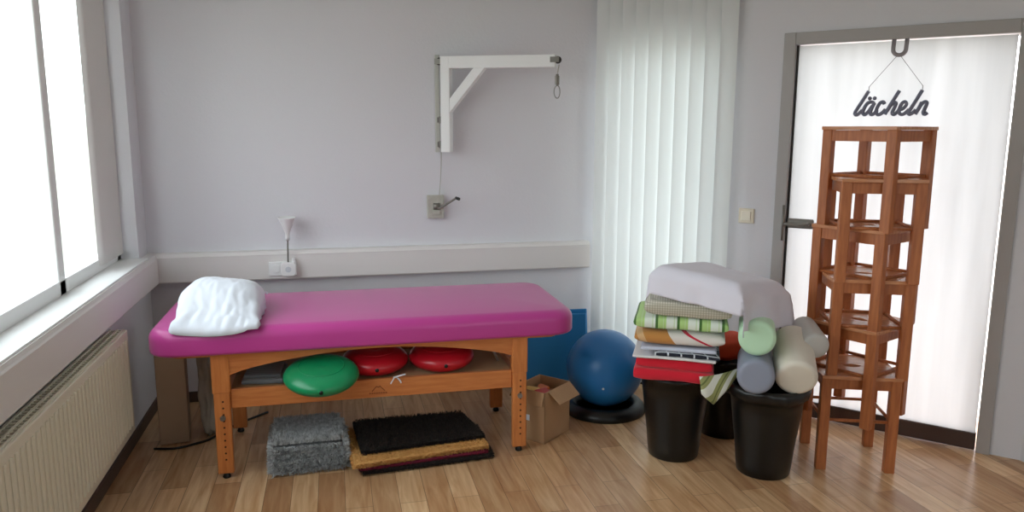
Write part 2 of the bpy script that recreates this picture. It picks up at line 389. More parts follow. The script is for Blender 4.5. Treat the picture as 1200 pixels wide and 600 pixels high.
# ------------------------------------------------------------------ radiator
rd = thing('radiator', 'cream ribbed panel radiator on the left wall below the window', 'radiator', (-.96, 2.8, .2))
ry0, ry1, rz0, rz1 = 2.0, 3.58, .2, .665
mb = MB(); mb.box((-.925, (ry0+ry1)/2, (rz0+rz1)/2), (.016, ry1-ry0, rz1-rz0), ch=.006)
k = ry0+.05
while k < ry1-.04:
    mb.box((-.915, k, (rz0+rz1)/2), (.012, .018, rz1-rz0-.07), ch=.005); k += .04
mb.build('front_panel', M_rad, rd)
mb = MB(); mb.box((-.985, (ry0+ry1)/2, (rz0+rz1)/2), (.012, ry1-ry0, rz1-rz0-.02)); mb.build('rear_panel', M_rad, rd)
for q in (ry0+.002, ry1-.002): MB().box((-.955, q, (rz0+rz1)/2), (.075, .006, rz1-rz0), ch=.002).build('side_cover', M_rad, rd)
mb = MB()
for q in (-.985, -.955, -.93): mb.box((q, (ry0+ry1)/2, rz1+.002), (.008, ry1-ry0-.01, .008))
k = ry0+.02
while k < ry1-.01: mb.box((-.956, k, rz1), (.06, .006, .006)); k += .025
mb.build('top_grille', M_rad, rd)
for y in (3.3, 2.4): MB().box((-1.003, y, .43), (.018, .03, .3)).build('wall_bracket', M_steel, rd)

# ------------------------------------------------------------------ massage table
T = thing('massage_table', 'wooden massage table with magenta padded top and adjustable legs', 'massage table', (.15, 3.74, 0))
X0, X1, Y0, Y1, ZB, ZT = -.808, 1.112, 3.365, 4.12, .582, .70
def rrect(x0, x1, y0, y1, r, n=8):
    out = []
    for cx, cy, a0 in ((x1-r, y0+r, -pi/2), (x1-r, y1-r, 0), (x0+r, y1-r, pi/2), (x0+r, y0+r, pi)):
        for i in range(n+1): a = a0+pi/2*i/n; out.append((cx+r*cos(a), cy+r*sin(a)))
    return out
def cushion(mb, x0, x1, y0, y1, z0, z1, r, e, crown=.012):
    """upholstered pad: rings following a rounded rectangle"""
    rings = []; K = 6
    for i in range(K+1):
        a = pi/2*i/K; rings.append((e*.35*(1-sin(a)), z0+e*.35*(1-cos(a))))
    for i in range(K+1):
        a = pi/2*i/K; rings.append((e*(1-cos(a)), z1-e+e*sin(a)))
    for q in (.35, .6, .85): rings.append((e+(min(x1-x0, y1-y0)/2-e)*q*.98, z1+crown*sin(q*pi/2)))
    vs, fs = [], []; n = 0
    for ins, z in rings:
        o = rrect(x0+ins, x1-ins, y0+ins, y1-ins, max(r-ins, .012)); n = len(o); vs += [(p[0], p[1], z) for p in o]
    for j in range(len(rings)-1):
        for i in range(n): fs.append((j*n+i, j*n+(i+1) % n, (j+1)*n+(i+1) % n, (j+1)*n+i))
    mb.add(vs, fs, smooth=True); mb.add(vs[-n:], [tuple(range(n))], smooth=True); mb.add(vs[:n], [tuple(range(n-1, -1, -1))])
mb = MB(); cushion(mb, X0, X1, Y0, Y1, ZB, ZT, .12, .05, .008)
tag(mb.build('mattress', M_vinyl, T), 'magenta vinyl padded top with rounded corners')
mb = MB()
fl = rrect(X0+.09, X1-.09, Y0+.035, Y1-.035, .05)
mb.prism(fl, (0, 0, .012), (0, 0, ZB-.012), uy=(0, 1, 0)); mb.build('base_board', M_table, T)
LX = (-.515, .835); LY = (3.425, 3.965)     # leg centres
def apron(y, t=.022):
    mb = MB(); a, b = LX[0]+.035, LX[1]-.03; pts = [(a, ZB-.012), (b, ZB-.012), (b, .485)]
    for i in range(25):
        q = 1-i/24; arch = sin(pi*min(1, max(0, q)))**.75
        pts.append((a+(b-a)*q, .482-.004*(1-q)+.083*arch))
    mb.prism(pts, (0, t, 0), (0, y-t/2, 0)); return mb
apron(LY[0]).build('apron', M_table, T); apron(LY[1]).build('apron', M_table, T)
for x in (LX[0], LX[1]):
    MB().box((x, sum(LY)/2, .525), (.022, LY[1]-LY[0]-.05, .09), ch=.002).build('end_rail', M_table, T)
for x in LX:
    for y in LY:
        mb = MB(); w = .076
        fy = y
        mb.box((x, fy, .485), (w, .04, .17), ch=.004)
        leg = mb.build('leg', M_tableleg, T)
        sy = -1 if y == LY[0] else 1
        mb = MB(); mb.box((x, fy, .2125), (.068, .036, .375), ch=.004); lo = mb.build('leg_extension', M_tableleg, leg)
        for i in range(10):
            z = .36-i*.03
            MB().cyl((x+.004, fy+sy*.0175, z), (x+.004, fy+sy*.0188, z), .0045, n=10).build('height_hole', M_hole, leg)
        mb = MB(); mb.cyl((x, fy+sy*.017, .285), (x, fy+sy*.026, .285), .013, n=6, smooth=False); mb.cyl((x, fy+sy*.02, .285), (x, fy+sy*.032, .285), .007)
        mb.build('clamp_bolt', M_metal, leg)
        mb = MB(); mb.lathe([(.0, 0), (.016, 0), (.018, .006), (.012, .02), (.007, .027), (0, .027)], (x, fy, 0), 14); mb.build('foot_pad', M_dark, leg)
stf = MB().box(((LX[0]+LX[1])/2, LY[0]+.012, .365), (LX[1]-LX[0]-.07, .022, .086), ch=.003).build('stretcher', M_table, T)
MB().box(((LX[0]+LX[1])/2, LY[1]-.012, .37), (LX[1]-LX[0]-.07, .022, .084), ch=.003).build('stretcher', M_table, T)
for x in LX: MB().box((x, sum(LY)/2, .37), (.022, LY[1]-LY[0]-.05, .07), ch=.002).build('side_stretcher', M_table, T)
MB().box(((LX[0]+LX[1])/2, sum(LY)/2, .392), (LX[1]-LX[0]-.06, LY[1]-LY[0]-.06, .012)).build('shelf', M_card, T)
# small printed mark on the stretcher
mb = MB(); yy = LY[0]-.0004
mb.tube([(.137, yy, .352), (.150, yy, .366), (.158, yy, .376), (.166, yy, .37), (.174, yy, .376), (.184, yy, .364), (.196, yy, .352)], .0016, 5)
for i in range(8): mb.box((.128+i*.0105, yy, .343), (.007, .001, .006))
mb.build('printed_mark', mat('branded_print', (132, 62, 30), .6), stf)
mb = MB()
mb.tube(cr([(.235, 3.405, .418), (.262, 3.402, .426), (.29, 3.406, .43)]), .004, 6)
mb.tube(cr([(.24, 3.412, .417), (.228, 3.406, .40), (.222, 3.409, .388)]), .003, 6); mb.tube(cr([(.25, 3.412, .417), (.262, 3.407, .405), (.27, 3.409, .39)]), .004, 6)
mb.build('tied_ribbon', M_cotton, stf)
for a_, b_ in (((.76, 3.55, .42), (.69, 3.58, .568)), ((-.42, 3.9, .41), (-.34, 3.9, .56)), ((.74, 3.9, .41), (.66, 3.9, .56))): MB().cyl(a_, b_, .006).build('brace_rod', M_brace, T)

# ------------------------------------------------------------------ pillow on the table
def lump(u, v):
    # u across (0 left..1 right), v front..back ; footprint tapered
    fx0 = -.700+.012*v; fx1 = -.342+.012*v
    q = (u-.5)*2; r = (v-.5)*2
    x = fx0+(fx1-fx0)*u; y = 3.352+.012*sin(u*5+1)+.52*v
    e = max(0, 1-abs(q)**4)**(1/2.6)*max(0, 1-abs(max(r, -1))**4)**(1/2.2)
    ram = min(1, max(0, (v-.02)/.50)); ram = ram*ram*(3-2*ram)
    h = .016+.135*e*(.10+.90*ram)*(1-.10*q)
    x += (.5-u)*.05*max(0, r)+.014*noise.noise(Vector((v*4, 3, u)))+.03*(u-.5)*(1-v)*noise.noise(Vector((v*8, 7, 1)))
    fl = 1-.75*ram
    d = (u-.55)*cos(.5)-(v)*sin(.5)
    w = .012*noise.noise(Vector((u*3, v*3, 1)))+fl*.018*abs(noise.noise(Vector((d*7, (u+v)*1.6, 4))))+fl*.006*noise.noise(Vector((u*12, v*5, 9)))+.004*noise.noise(Vector((u*16, v*14, 2)))
    z = ZT+.008+(h+w*min(1, e+.25))*(1 if 0 < u < 1 and 0 < v < 1 else .12)
    if v < .10: z -= .036*(1-v/.10)**1.5*(.35+.65*sin(min(1, u*1.15)*pi)**.5)
    return Vector((x, y, max(z, ZT+.004) if v > .10 else z))
P1 = thing('pillow', 'crumpled white cotton pillow on the left end of the magenta table', 'pillow', (-.52, 3.63, ZT))
mb = MB(); mb.grid(lump, 60, 60)
# underside
mb.grid(lambda u, v: Vector((-.68+.32*u, 3.41+.46*v, ZT+.006)), 4, 4)
tag(mb.build('pillow_cover', M_cotton, P1, solid=.004))
mb = MB(); mb.tube(cr([(-.36, 3.80, ZT+.05), (-.345, 3.81, ZT+.062), (-.335, 3.805, ZT+.055)]), .006, 6); mb.build('corner_tie', M_cotton2, P1)

# ------------------------------------------------------------------ balance cushions on the shelf
def disc(name, label, rgb, c, r, tilt, H=.100):
    m = mat(name+str(rgb), rgb, .3, bump=.03, bscale=150)
    o_t = thing('balance_cushion', label, 'balance cushion', c, 0, 'balance cushions on the table shelf', world=False)
    o_t.rotation_euler = (tilt, 0, 0)
    pr = [(a_*r, b_*H) for a_, b_ in ((0, .03), (.5, 0), (.78, .09), (.94, .28), (1, .5), (.94, .72), (.78, .89), (.5, .985), (.2, 1), (0, .95))]
    pr = [tuple(p[:2]) for p in cr([(a, b, 0) for a, b in pr], 4)]
    MB().lathe(pr, n=56).build('air_disc', m, o_t)
    mb = MB()
    for k in (.3, .45, .6): mb.tube([(r*k*cos(a*pi/20), r*k*sin(a*pi/20), .985*H-.06*H*k*k) for a in range(40)], .0022, 5, True)
    mb.build('ring_ridges', m, o_t)
    mb = MB(); mb.lathe([(.0, -.003), (.009, -.003), (.009, .003), (0, .003)], (0, -r*.998, .5*H), 12, Matrix.Rotation(pi/2, 3, 'X')); mb.build('valve', M_dark, o_t)
    return o_t
disc('green_rubber', 'green round inflatable cushion jutting over the table stretcher', (16, 140, 88), (-.085, 3.395, .414), .166, R(10), .096)
disc('red_rubber', 'red round inflatable cushion between the green one and another red one', (190, 22, 40), (.163, 3.60, .405), .158, R(3))
disc('red_rubber', 'rightmost red round inflatable cushion on the table shelf', (190, 22, 40), (.482, 3.585, .408), .158, R(3))
m_gc = uv_pattern('grey_striped_cloth', [('v', 9, .0, .3, (92, 94, 98), .6)], (150, 152, 156))
mb = MB(); mb.slab([(-.44, 3.5, .412), (-.26, 3.48, .412), (-.25, 3.72, .412), (-.43, 3.74, .412)], .026, 8, wr=.006, wsc=14)
mb.slab([(-.43, 3.52, .434), (-.27, 3.5, .434), (-.26, 3.7, .434), (-.42, 3.72, .434)], .018, 8, wr=.006, wsc=14)
tag(mb.build('folded_cloth', m_gc, org=(-.35, 3.6, .399)), 'folded grey cloth on the table shelf left of the green cushion', 'cloth')

# ------------------------------------------------------------------ rugs on the floor
def shag(mb, fn, nrm, n, h, w, seed):
    rnd = random.Random(seed); vs, fs = [], []
    for i in range(n):
        p, nn = fn(rnd.random(), rnd.random(), rnd); t = Vector((rnd.uniform(-1, 1), rnd.uniform(-1, 1), rnd.uniform(-.5, .5)))
        d = (nn+t*.55).normalized(); s_ = d.cross(Vector((rnd.uniform(-1, 1), rnd.uniform(-1, 1), rnd.uniform(-1, 1)))).normalized()*w
        k = len(vs); H = h*rnd.uniform(.6, 1.15); vs += [p-s_, p+s_, p+s_*.5+d*H, p-s_*.5+d*H]; fs.append((k, k+1, k+2, k+3))
    mb.add(vs, fs)
def slab_sampler(cor, th):
    c = [Vector(q) for q in cor]; up = Vector((0, 0, 1))
    def f(a, b, rnd):
        k = rnd.random()
        def B(a, b): return c[0]*(1-a)*(1-b)+c[1]*a*(1-b)+c[2]*a*b+c[3]*(1-a)*b
        if k < .5: return B(a, b)+up*th*.5, up
        side = rnd.choice((0, 0, 1, 1, 2, 3)); z = (b-.5)*th*.8
        q = [B(a, 0), B(1, a), B(0, a), B(a, 1)][side]; nn = [Vector((0, -1, 0)), Vector((1, 0, 0)), Vector((-1, 0, 0)), Vector((0, 1, 0))][side]
        return q+up*z, nn
    return f
def rug_slab(cor, th, mcore, mpile, n, h, w, parent, seed, nm='folded_layer', p=9):
    o = MB().slab(cor, th, p, n=24, wr=.004).build(nm, mcore, parent)
    mb = MB(); shag(mb, slab_sampler(cor, th), None, n, h, w, seed)
    pp = mb.build('pile', mpile, o, org=None if parent is None else parent['_world'], weld=0); tag(pp, kind='stuff'); return o
M_gr = mat('grey_shag', (140, 142, 144), .95, (100, 102, 104), 40); M_gr2 = mat('grey_shag_tips', (232, 234, 236), .95, (150, 152, 154), 50)
G1 = thing('folded_rug', 'grey shaggy rug folded in a block under the massage table', 'rug', (-.16, 3.56, 0))
rug_slab([(-.315, 3.385, .04), (.01, 3.40, .04), (.0, 3.74, .04), (-.33, 3.72, .04)], .08, M_gr, M_gr2, 12000, .026, .0020, G1, 1, p=4)
rug_slab([(-.312, 3.40, .098), (.0, 3.415, .095), (-.02, 3.72, .095), (-.32, 3.70, .10)], .08, M_gr, M_gr2, 16000, .026, .0020, G1, 2, p=3)
M_bk = mat('black_shag', (26, 22, 22), .95, (44, 36, 32), 40); M_bk2 = mat('black_shag_tips', (34, 28, 28), .95, (60, 48, 42), 40)
M_ye = mat('ochre_pile', (232, 182, 112), .95, (206, 150, 84), 60); M_bu = mat('burgundy_pile', (136, 24, 58), .95, (92, 16, 40), 60)
G2 = thing('folded_rug', 'folded rug of black shag with ochre and burgundy edges under the table', 'rug', (.35, 3.56, 0))
def q4(x0, y0, x1, y1, x2, y2, x3, y3, z): return [(x0, y0-.045, z), (x1, y1-.045, z), (x2, y2-.045, z), (x3, y3-.045, z)]
rug_slab(q4(.08, 3.34, .69, 3.40, .68, 3.78, .06, 3.80, .015), .026, M_bk, M_bk2, 5000, .012, .0016, G2, 3)
tag(rug_slab(q4(.07, 3.335, .665, 3.405, .64, 3.75, .06, 3.78, .034), .012, M_bu, M_bu, 4000, .009, .0015, G2, 4), 'burgundy edge layer')
tag(rug_slab(q4(.045, 3.335, .67, 3.425, .63, 3.75, -.0, 3.77, .052), .028, M_ye, M_ye, 9000, .010, .0017, G2, 5), 'ochre looped layer')
rug_slab(q4(.09, 3.42, .66, 3.49, .60, 3.80, .06, 3.79, .080), .026, M_bk, M_bk2, 14000, .013, .0016, G2, 6)

# ------------------------------------------------------------------ corner box, bag, cable
tag(MB().box((-.828, 3.97, .285), (.135, .22, .56), Matrix.Rotation(R(8), 3, 'Z'), .003).build('cardboard_box', M_card2, org=(-.828, 3.97, 0)),
    'tall brown cardboard box standing in the left corner beside the radiator', 'box')
def bag(u, v):
    a = 2*pi*u; z = .004+.53*v; r = .058*(1-.35*v)*(1+.55*noise.noise(Vector((cos(a)*2.2, sin(a)*2.2, v*6))))*(1 if v > .03 else .7)
    return Vector((-.685+.03*(1-v)+r*cos(a)*.75, 4.0+r*1.5*sin(a), z))
tag(MB().grid(bag, 28, 40).build('crumpled_bag', mat('crumpled_grey_bag', (168, 156, 142), .6, bump=.5, bscale=18), org=(-.685, 4.0, .004), solid=.002), 'crumpled grey bag standing between the corner box and the table leg', 'bag')
tag(MB().tube(cr([(-.90, 3.81, .006), (-.80, 3.795, .006), (-.72, 3.83, .006), (-.65, 3.88, .006), (-.60, 3.98, .006), (-.50, 4.10, .006), (-.40, 4.2, .006)]), .006, 8).build('power_cable', M_dark, org=(-.68, 3.72, 0)), 'dark cable lying on the floor in front of the corner box', 'cable')

# ------------------------------------------------------------------ wall socket, night light
wsx = -.335
so = thing('wall_socket', 'white double wall socket on the trunking under the small lamp', 'socket', (wsx+.035, YB-.06, .735))
mb = MB(); mb.box((wsx+.035, YB-.064, .768), (.15, .010, .078), ch=.004); mb.build('face_plate', M_white, so)
mb = MB(); mb.lathe([(.019, 0), (.021, .0), (.021, .004), (.019, .004)], (wsx, YB-.069, .768), 24, Matrix.Rotation(pi/2, 3, 'X')); mb.build('socket_ring', M_white, so)
mb = MB(); mb.cyl((wsx, YB-.0685, .768), (wsx, YB-.0698, .768), .0175, n=24); mb.build('socket_well', mat('socket_shadow_grey', (120, 122, 126), .6), so)
nl = thing('plug_in_lamp', 'small white plug-in lamp with a cone shade on the wall trunking', 'lamp', (-.27, YB-.1, .75))
lx = -.268; ly = YB-.092
mb = MB()
mb.prism([(p[0], p[1]) for p in rrect(lx-.043, lx+.043, .728, .808, .022, 6)], (0, -.036, 0), (0, YB-.0705, 0)); mb.build('plug_body', M_white, nl, bevel=.006)
mb = MB(); mb.cyl((lx, YB-.1065, .768), (lx, YB-.109, .768), .016, n=20); mb.build('sensor_lens', mat('lens_grey', (214, 218, 224), .2), nl)
mb = MB(); mb.box((lx+.03, YB-.085, .815), (.02, .02, .026), ch=.006); mb.build('switch', M_white, nl)
mb = MB(); mb.cyl((lx, ly, .80), (lx+.003, ly, .938), .0042); mb.build('stem', M_steel, nl)
mb = MB(); prf = [(.0, 0), (.010, 0), (.012, .02), (.012, .04), (.018, .055), (.03, .085), (.046, .125), (.049, .13), (.046, .131), (.028, .088), (.015, .06), (0, .056)]
mb.lathe(prf, (lx+.003, ly, .932), 28, Matrix.Rotation(R(3), 3, 'X')); mb.build('lamp_shade', M_white, nl)

# ------------------------------------------------------------------ light switch
ls = thing('light_switch', 'cream rocker light switch on the wall left of the door', 'light switch', dg(.955, 1.04, .01))
mb = MB(); dbox(mb, .912, .998, 1.042, 1.124, 0, .011, .004); mb.build('cover_plate', mat('cream_plastic', (226, 216, 196), .4), ls)
mb = MB(); dbox(mb, .928, .982, 1.058, 1.108, .009, .017, .004); mb.build('rocker', mat('cream_plastic_light', (238, 230, 212), .35), ls)

# ------------------------------------------------------------------ gallows bracket with pulley, winch
gb = thing('wall_gallows', 'white wooden gallows bracket on the wall holding a pulley and carabiner', 'wall bracket', (.61, YB-.03, 1.42))
ga = R(-25); gd = Vector((cos(ga), sin(ga), 0)); gp = Vector((.63, 4.405, 0)); GR = Matrix.Rotation(ga, 3, 'Z')
gn = Vector((-gd.y, gd.x, 0))
def gpt(s_, z, o=0): return gp+gd*s_+gn*o+Vector((0, 0, z))
MB().box((.594, YB-.012, 1.69), (.024, .024, .55), ch=.003).build('wall_batten', mat('batten_grey_white', (196, 194, 186), .5), gb)
mb = MB(); mb.box(gpt(.01, 1.685), (.056, .062, .535), GR, .004); mb.build('post', M_white, gb)
mb = MB(); mb.box(gpt(.31, 1.919), (.655, .06, .067), GR, .004); mb.build('arm', M_white, gb)
mb = MB(); L0, L1 = gpt(.02, 1.66), gpt(.22, 1.90); mb.bar(L0, L1, .05, .056, .003, up=gn); mb.build('diagonal_brace', M_white, gb)
for z in (1.93, 1.60, 1.46):
    mb = MB(); mb.cyl((.606, YB-.03, z-.02), (.606, YB-.03, z+.02), .007); mb.box((.60, YB-.03, z), (.018, .02, .03)); mb.build('hinge', M_steel, gb)
def pulley(c, nm='pulley'):
    mb = MB(); Mx = GR @ Matrix.Rotation(pi/2, 3, 'X')
    mb.lathe([(.004, -.008), (.019, -.008), (.020, -.005), (.014, 0), (.020, .005), (.019, .008), (.004, .008)], c, 24, Mx); w = mb.build(nm, M_dark, gb)
pulley(gpt(-.032, 1.925)); pulley(gpt(.648, 1.925))
for a_ in ((-.03, 1.925, -.014), (.635, 1.925, -.034)): MB().box(gpt(*a_), (.05, .004, .03), GR, .001).build('pulley_strap', M_steel, gb)
ce = gpt(.655, 1.9)
mb = MB(); mb.tube(cr([ce, ce+Vector((-.006, 0, -.03)), ce+Vector((-.01, 0, -.06))]), .003, 6).build('cord', mat('pale_cord', (178, 174, 168), .8), gb)
mb = MB(); mb.tube(cr([(.60, YB-.05, 1.93), (.603, YB-.05, 1.5), (.612, YB-.03, 1.4), (.607, YB-.03, 1.27), (.596, YB-.03, 1.14)]), .0025, 6); mb.build('cord', mat('pale_cord', (178, 174, 168), .8), gb)
mb = MB(); cc = ce+Vector((-.01, 0, -.085))
mb.box(cc+Vector((0, 0, 0)), (.024, .018, .05), ch=.006); mb.cyl(cc+Vector((0, 0, .02)), cc+Vector((0, 0, .034)), .008); mb.build('swivel_snap', M_steel, gb)
mb = MB(); mb.tube([cc+Vector((.017*cos(a), 0, -.062+.034*sin(a)*(1+.1*cos(a)))) for a in [2*pi*i/28 for i in range(28)]], .003, 6, True); mb.build('carabiner', M_metal, gb)
wn = thing('hand_winch', 'grey metal hand winch with a crank below the white gallows', 'winch', (.57, YB-.03, 1.03))
mb = MB(); mb.box((.575, YB-.018, 1.097), (.098, .036, .135), ch=.004); mb.box((.575, YB-.04, 1.062), (.05, .012, .018), ch=.003); mb.build('housing', mat('zinc_plate', (196, 194, 184), .5, (172, 170, 160), 20), wn)
mb = MB(); mb.cyl((.56, YB-.03, 1.10), (.60, YB-.03, 1.10), .022); mb.cyl((.59, YB-.055, 1.09), (.59, YB-.03, 1.09), .009)
mb.build('drum', M_steel, wn)
mb = MB(); mb.tube(cr([(.59, YB-.06, 1.09), (.62, YB-.07, 1.107), (.672, YB-.08, 1.14), (.69, YB-.082, 1.152)]), .0065, 8); cr_ = mb.build('crank', M_steel, wn)
mb = MB(); mb.cyl((.688, YB-.078, 1.152), (.705, YB-.10, 1.146), .009); mb.build('grip', M_dark, cr_)

# ------------------------------------------------------------------ blue mat, open box, ball
mx0, mx1 = 1.03, 1.475
rotm = Matrix.Rotation(R(-9), 3, 'X')
mb = MB()
mb.box((1.26, 4.345, .232), (.46, .026, .455), Matrix.Rotation(R(-4), 3, 'Z') @ rotm, .008)
mb.box((1.245, 4.312, .222), (.46, .026, .435), Matrix.Rotation(R(-4), 3, 'Z') @ rotm, .008)
tag(mb.build('exercise_mat', M_matblue, org=(1.25, 4.33, 0)), 'folded blue foam exercise mat leaning on the back wall behind the ball', 'exercise mat')
BX = thing('cardboard_box', 'small open cardboard box beside the right leg of the massage table', 'box', (1.0, 3.57, 0))
ba = R(41); bu = Vector((cos(ba), sin(ba), 0)); bv = Vector((-sin(ba), cos(ba), 0)); bc = Vector((.975, 3.458, 0)); bw, bd, bh = .235, .185, .265
# corner bc is the nearest one; bu runs right-back, bv left-back
mb = MB(); BR_ = Matrix.Rotation(ba, 3, 'Z')
def bp_(a, b, z): return bc+bu*a+bv*b+Vector((0, 0, z))
for (a, b, w, d) in ((bw/2, .002, bw, .004), (bw/2, bd-.002, bw, .004), (.002, bd/2, .004, bd), (bw-.002, bd/2, .004, bd)): mb.box(bp_(a, b, bh/2), (w, d, bh), BR_)
mb.box(bp_(bw/2, bd/2, .004), (bw, bd, .006), BR_); mb.build('box_body', M_card, BX)
def flap(p0, p1, out, l, ang):
    d = (out*cos(ang)+Vector((0, 0, 1))*sin(ang))*l; k = (p1-p0)*.04; nn = (p1-p0).cross(d).normalized()*.003
    vs = [p0+k*.2, p1-k*.2, p1-k+d, p0+k+d]; mb = MB(); mb.add(vs+[v+nn for v in vs], [(0, 1, 2, 3), (7, 6, 5, 4), (0, 4, 5, 1), (1, 5, 6, 2), (2, 6, 7, 3), (3, 7, 4, 0)])
    mb.build('flap', M_card, BX)
flap(bp_(.03, 0, bh), bp_(bw, 0, bh), -bv, .085, R(-40)); flap(bp_(0, bd, bh), bp_(bw, bd, bh), bv, .07, R(-60))
flap(bp_(0, 0, bh), bp_(0, bd, bh), -bu, .07, R(-78)); flap(bp_(bw, 0, bh), bp_(bw, bd, bh), bu, .05, R(-65))
mb = MB(); mb.box(bp_(-.002, bd*.62, .12), (.001, .05, .03), BR_); mb.build('paper_label', M_cotton, BX)
for i, (a, b, z, c, lab, rr) in enumerate([(.07, .06, .235, (196, 40, 30), 'red packet on top in the open cardboard box', 25), (.05, .12, .24, (232, 190, 110), 'pale yellow packet in the open cardboard box', -20), (.13, .10, .232, (222, 110, 40), 'orange packet in the open cardboard box', 60)]):
    p = bp_(a, b, z); r_ = Matrix.Rotation(R(rr), 3, 'Z') @ Matrix.Rotation(R(14), 3, 'X')
    cs = [p+r_ @ Vector(q) for q in ((-.045, -.028, 0), (.045, -.028, 0), (.045, .028, 0), (-.045, .028, 0))]
    tag(MB().slab(cs, .026, 4, n=12, wr=.003, wsc=30).build('packet', mat('packet_%d' % i, c, .45), org=p), lab, 'packet')
    MB
m_pap = mat('kraft_paper_fill', (170, 132, 96), .9)
p = bp_(bw/2, bd/2, .12); tag(MB().slab([bp_(.012, .012, .115), bp_(bw-.012, .012, .115), bp_(bw-.012, bd-.012, .115), bp_(.012, bd-.012, .115)], .20, 14, n=18).build('paper_parcel', m_pap, org=p), 'brown paper parcel filling the open cardboard box', 'parcel')
gbx, gby, gr_ = 1.432, 3.86, .212
BR = thing('ball_base_ring', 'black ring base on the floor holding the blue gym ball', 'ring base', (gbx, gby, 0))
mb = MB(); mb.lathe([(.15, 0), (.226, 0), (.232, .008), (.228, .03), (.205, .055), (.185, .062), (.165, .05), (.15, .02), (.15, 0)], (gbx, gby, 0), 56); mb.build('ring', M_dark, BR)
GB = thing('gym_ball', 'blue inflated gym ball sitting in a black ring', 'gym ball', (gbx, gby, .035))
mb = MB(); mb.lathe([(max(0, gr_*sin(pi*i/36)), -gr_*cos(pi*i/36)) for i in range(37)], (gbx, gby, .03+gr_), 64, Matrix.Rotation(0, 3, 'X')); mb.v = [v for v in mb.v]
mb.build('ball_skin', M_ball, GB)
vd = Vector((-.35, -.88, -.25)).normalized(); bc_ = Vector((gbx, gby, .03+gr_))
mb = MB(); mb.cyl(bc_+vd*(gr_-.004), bc_+vd*(gr_+.003), .006, n=12); mb.build('valve_plug', M_white, GB)

# ------------------------------------------------------------------ black bins
def bin_(label, c, liner):
    t = thing('waste_bin', label, 'bin', (c[0], c[1], 0), 0, 'black bins by the door', world=False)
    r0, r1, h = .118, .165, .415
    prf = [(0, .004), (r0-.01, .004), (r0-.004, 0), (r0, .004), (r0+.006, .05)]+[(r0+(r1-r0)*q, .02+(h-.04)*q) for q in (.25, .5, .75, 1)]+[(r1+.002, h-.02), (r1+.010, h-.018), (r1+.012, h-.004), (r1+.008, h), (r1-.002, h), (r1-.006, h-.02), (r0-.002, .012), (0, .01)]
    MB().lathe(prf, n=48).build('bin_body', M_dark, t)
    if liner:
        mb = MB(); vs = []; n = 72
        prl = [(r1-.02, h-.10), (r1-.008, h-.02), (r1-.004, h+.006), (r1+.012, h+.012), (r1+.020, h-.004), (r1+.018, h-.03), (r1+.010, h-.05)]
        mb.lathe(prl, (0, 0, 0), n, jitter=0); 
        mb.v = [Vector((v.x*(1+.05*noise.noise(Vector((v.x*22, v.y*22, v.z*8)))), v.y*(1+.05*noise.noise(Vector((v.x*22, v.y*22, v.z*8)))), v.z+.012*noise.noise(Vector((v.x*18, v.y*18, 3))))) for v in mb.v]
        mb.f = mb.f[:-2]; mb.sm = mb.sm[:-2]
        mb.build('bin_liner', M_liner, t, solid=.001)
    return t
bin_('black plastic bin on the left under the pile of blankets and cushions', (1.56, 3.23), False)
bin_('black plastic bin in front of the stools with bolsters on its rim', (1.885, 2.965), True)
bin_('black plastic bin standing behind the two other bins', (1.925, 3.43), False)

# ------------------------------------------------------------------ pile of textiles on the left bin
PO = Vector((1.555, 3.205, 0)); PA = R(-27); pu = Vector((cos(PA), sin(PA), 0)); pv = Vector((-sin(PA), cos(PA), 0))
def pc(a0, a1, b0, b1, z, zr=0, da=0):
    return [PO+pu*a+pv*b+Vector((0, 0, z+(zr if a > 0 else 0))) for a, b in ((a0, b0), (a1, b0), (a1+da, b1), (a0+da, b1))]
m_red = mat('red_fleece', (216, 18, 46), .9, bump=.15, bscale=120, sheen=.3)
mb = MB(); mb.slab(pc(-.195, .165, -.17, .17, .450, -.008), .052, 7, wr=.006, wsc=7); mb.slab(pc(-.185, .155, -.16, .17, .501, -.008), .052, 7, wr=.006, wsc=7, seed=4)
tag(mb.build('folded_blanket', m_red, org=PO+Vector((0, 0, .42))), 'red fleece blanket folded at the bottom of the textile pile', 'blanket')
tag(MB().slab(pc(-.20, .17, -.18, .15, .5335, -.004), .016, 8, wr=.004, wsc=10).build('folded_cloth', mat('white_linen', (232, 228, 228), .9), org=PO+Vector((0, 0, .53))), 'thin white cloth between the red blanket and the navy cloth', 'cloth', 'thin cloths in the textile pile')
m_nav = uv_pattern('navy_print', [('d.5', 5, .0, .12, (215, 220, 228), 1), ('v', 3, .05, .16, (225, 228, 232), 1)], (26, 30, 46))
tag(MB().slab(pc(-.10, .185, -.178, .15, .550, -.006), .020, 6, wr=.006, wsc=12).build('folded_cloth', m_nav, org=PO+Vector((0, 0, .545))), 'navy and white printed cloth in the textile pile', 'cloth', 'thin cloths in the textile pile')
tag(MB().slab(pc(-.165, .17, -.172, .15, .570), .020, 7, wr=.004, wsc=9).build('folded_cloth', mat('pale_blue_linen', (206, 212, 230), .9), org=PO+Vector((0, 0, .565))), 'pale blue cloth just below the orange and white cushion', 'cloth', 'thin cloths in the textile pile')
m_bag = uv_pattern('orange_white_print', [('e1.9', .5, .0, .25, (200, 138, 70), 1), ('e1.2', 1, .09, .17, (222, 186, 140), .8), ('e5.6', .5, .465, .492, (206, 24, 56), 1), ('z', 1, .0, .012, (176, 124, 70), 1)], (230, 222, 216))
tag(MB().slab(pc(-.195, .205, -.175, .17, .621), .082, 3.2, wr=.006, wsc=6, n=26).build('cushion', m_bag, org=PO+Vector((0, 0, .58))), 'orange and white printed cushion with a red line, middle of the pile', 'cushion')
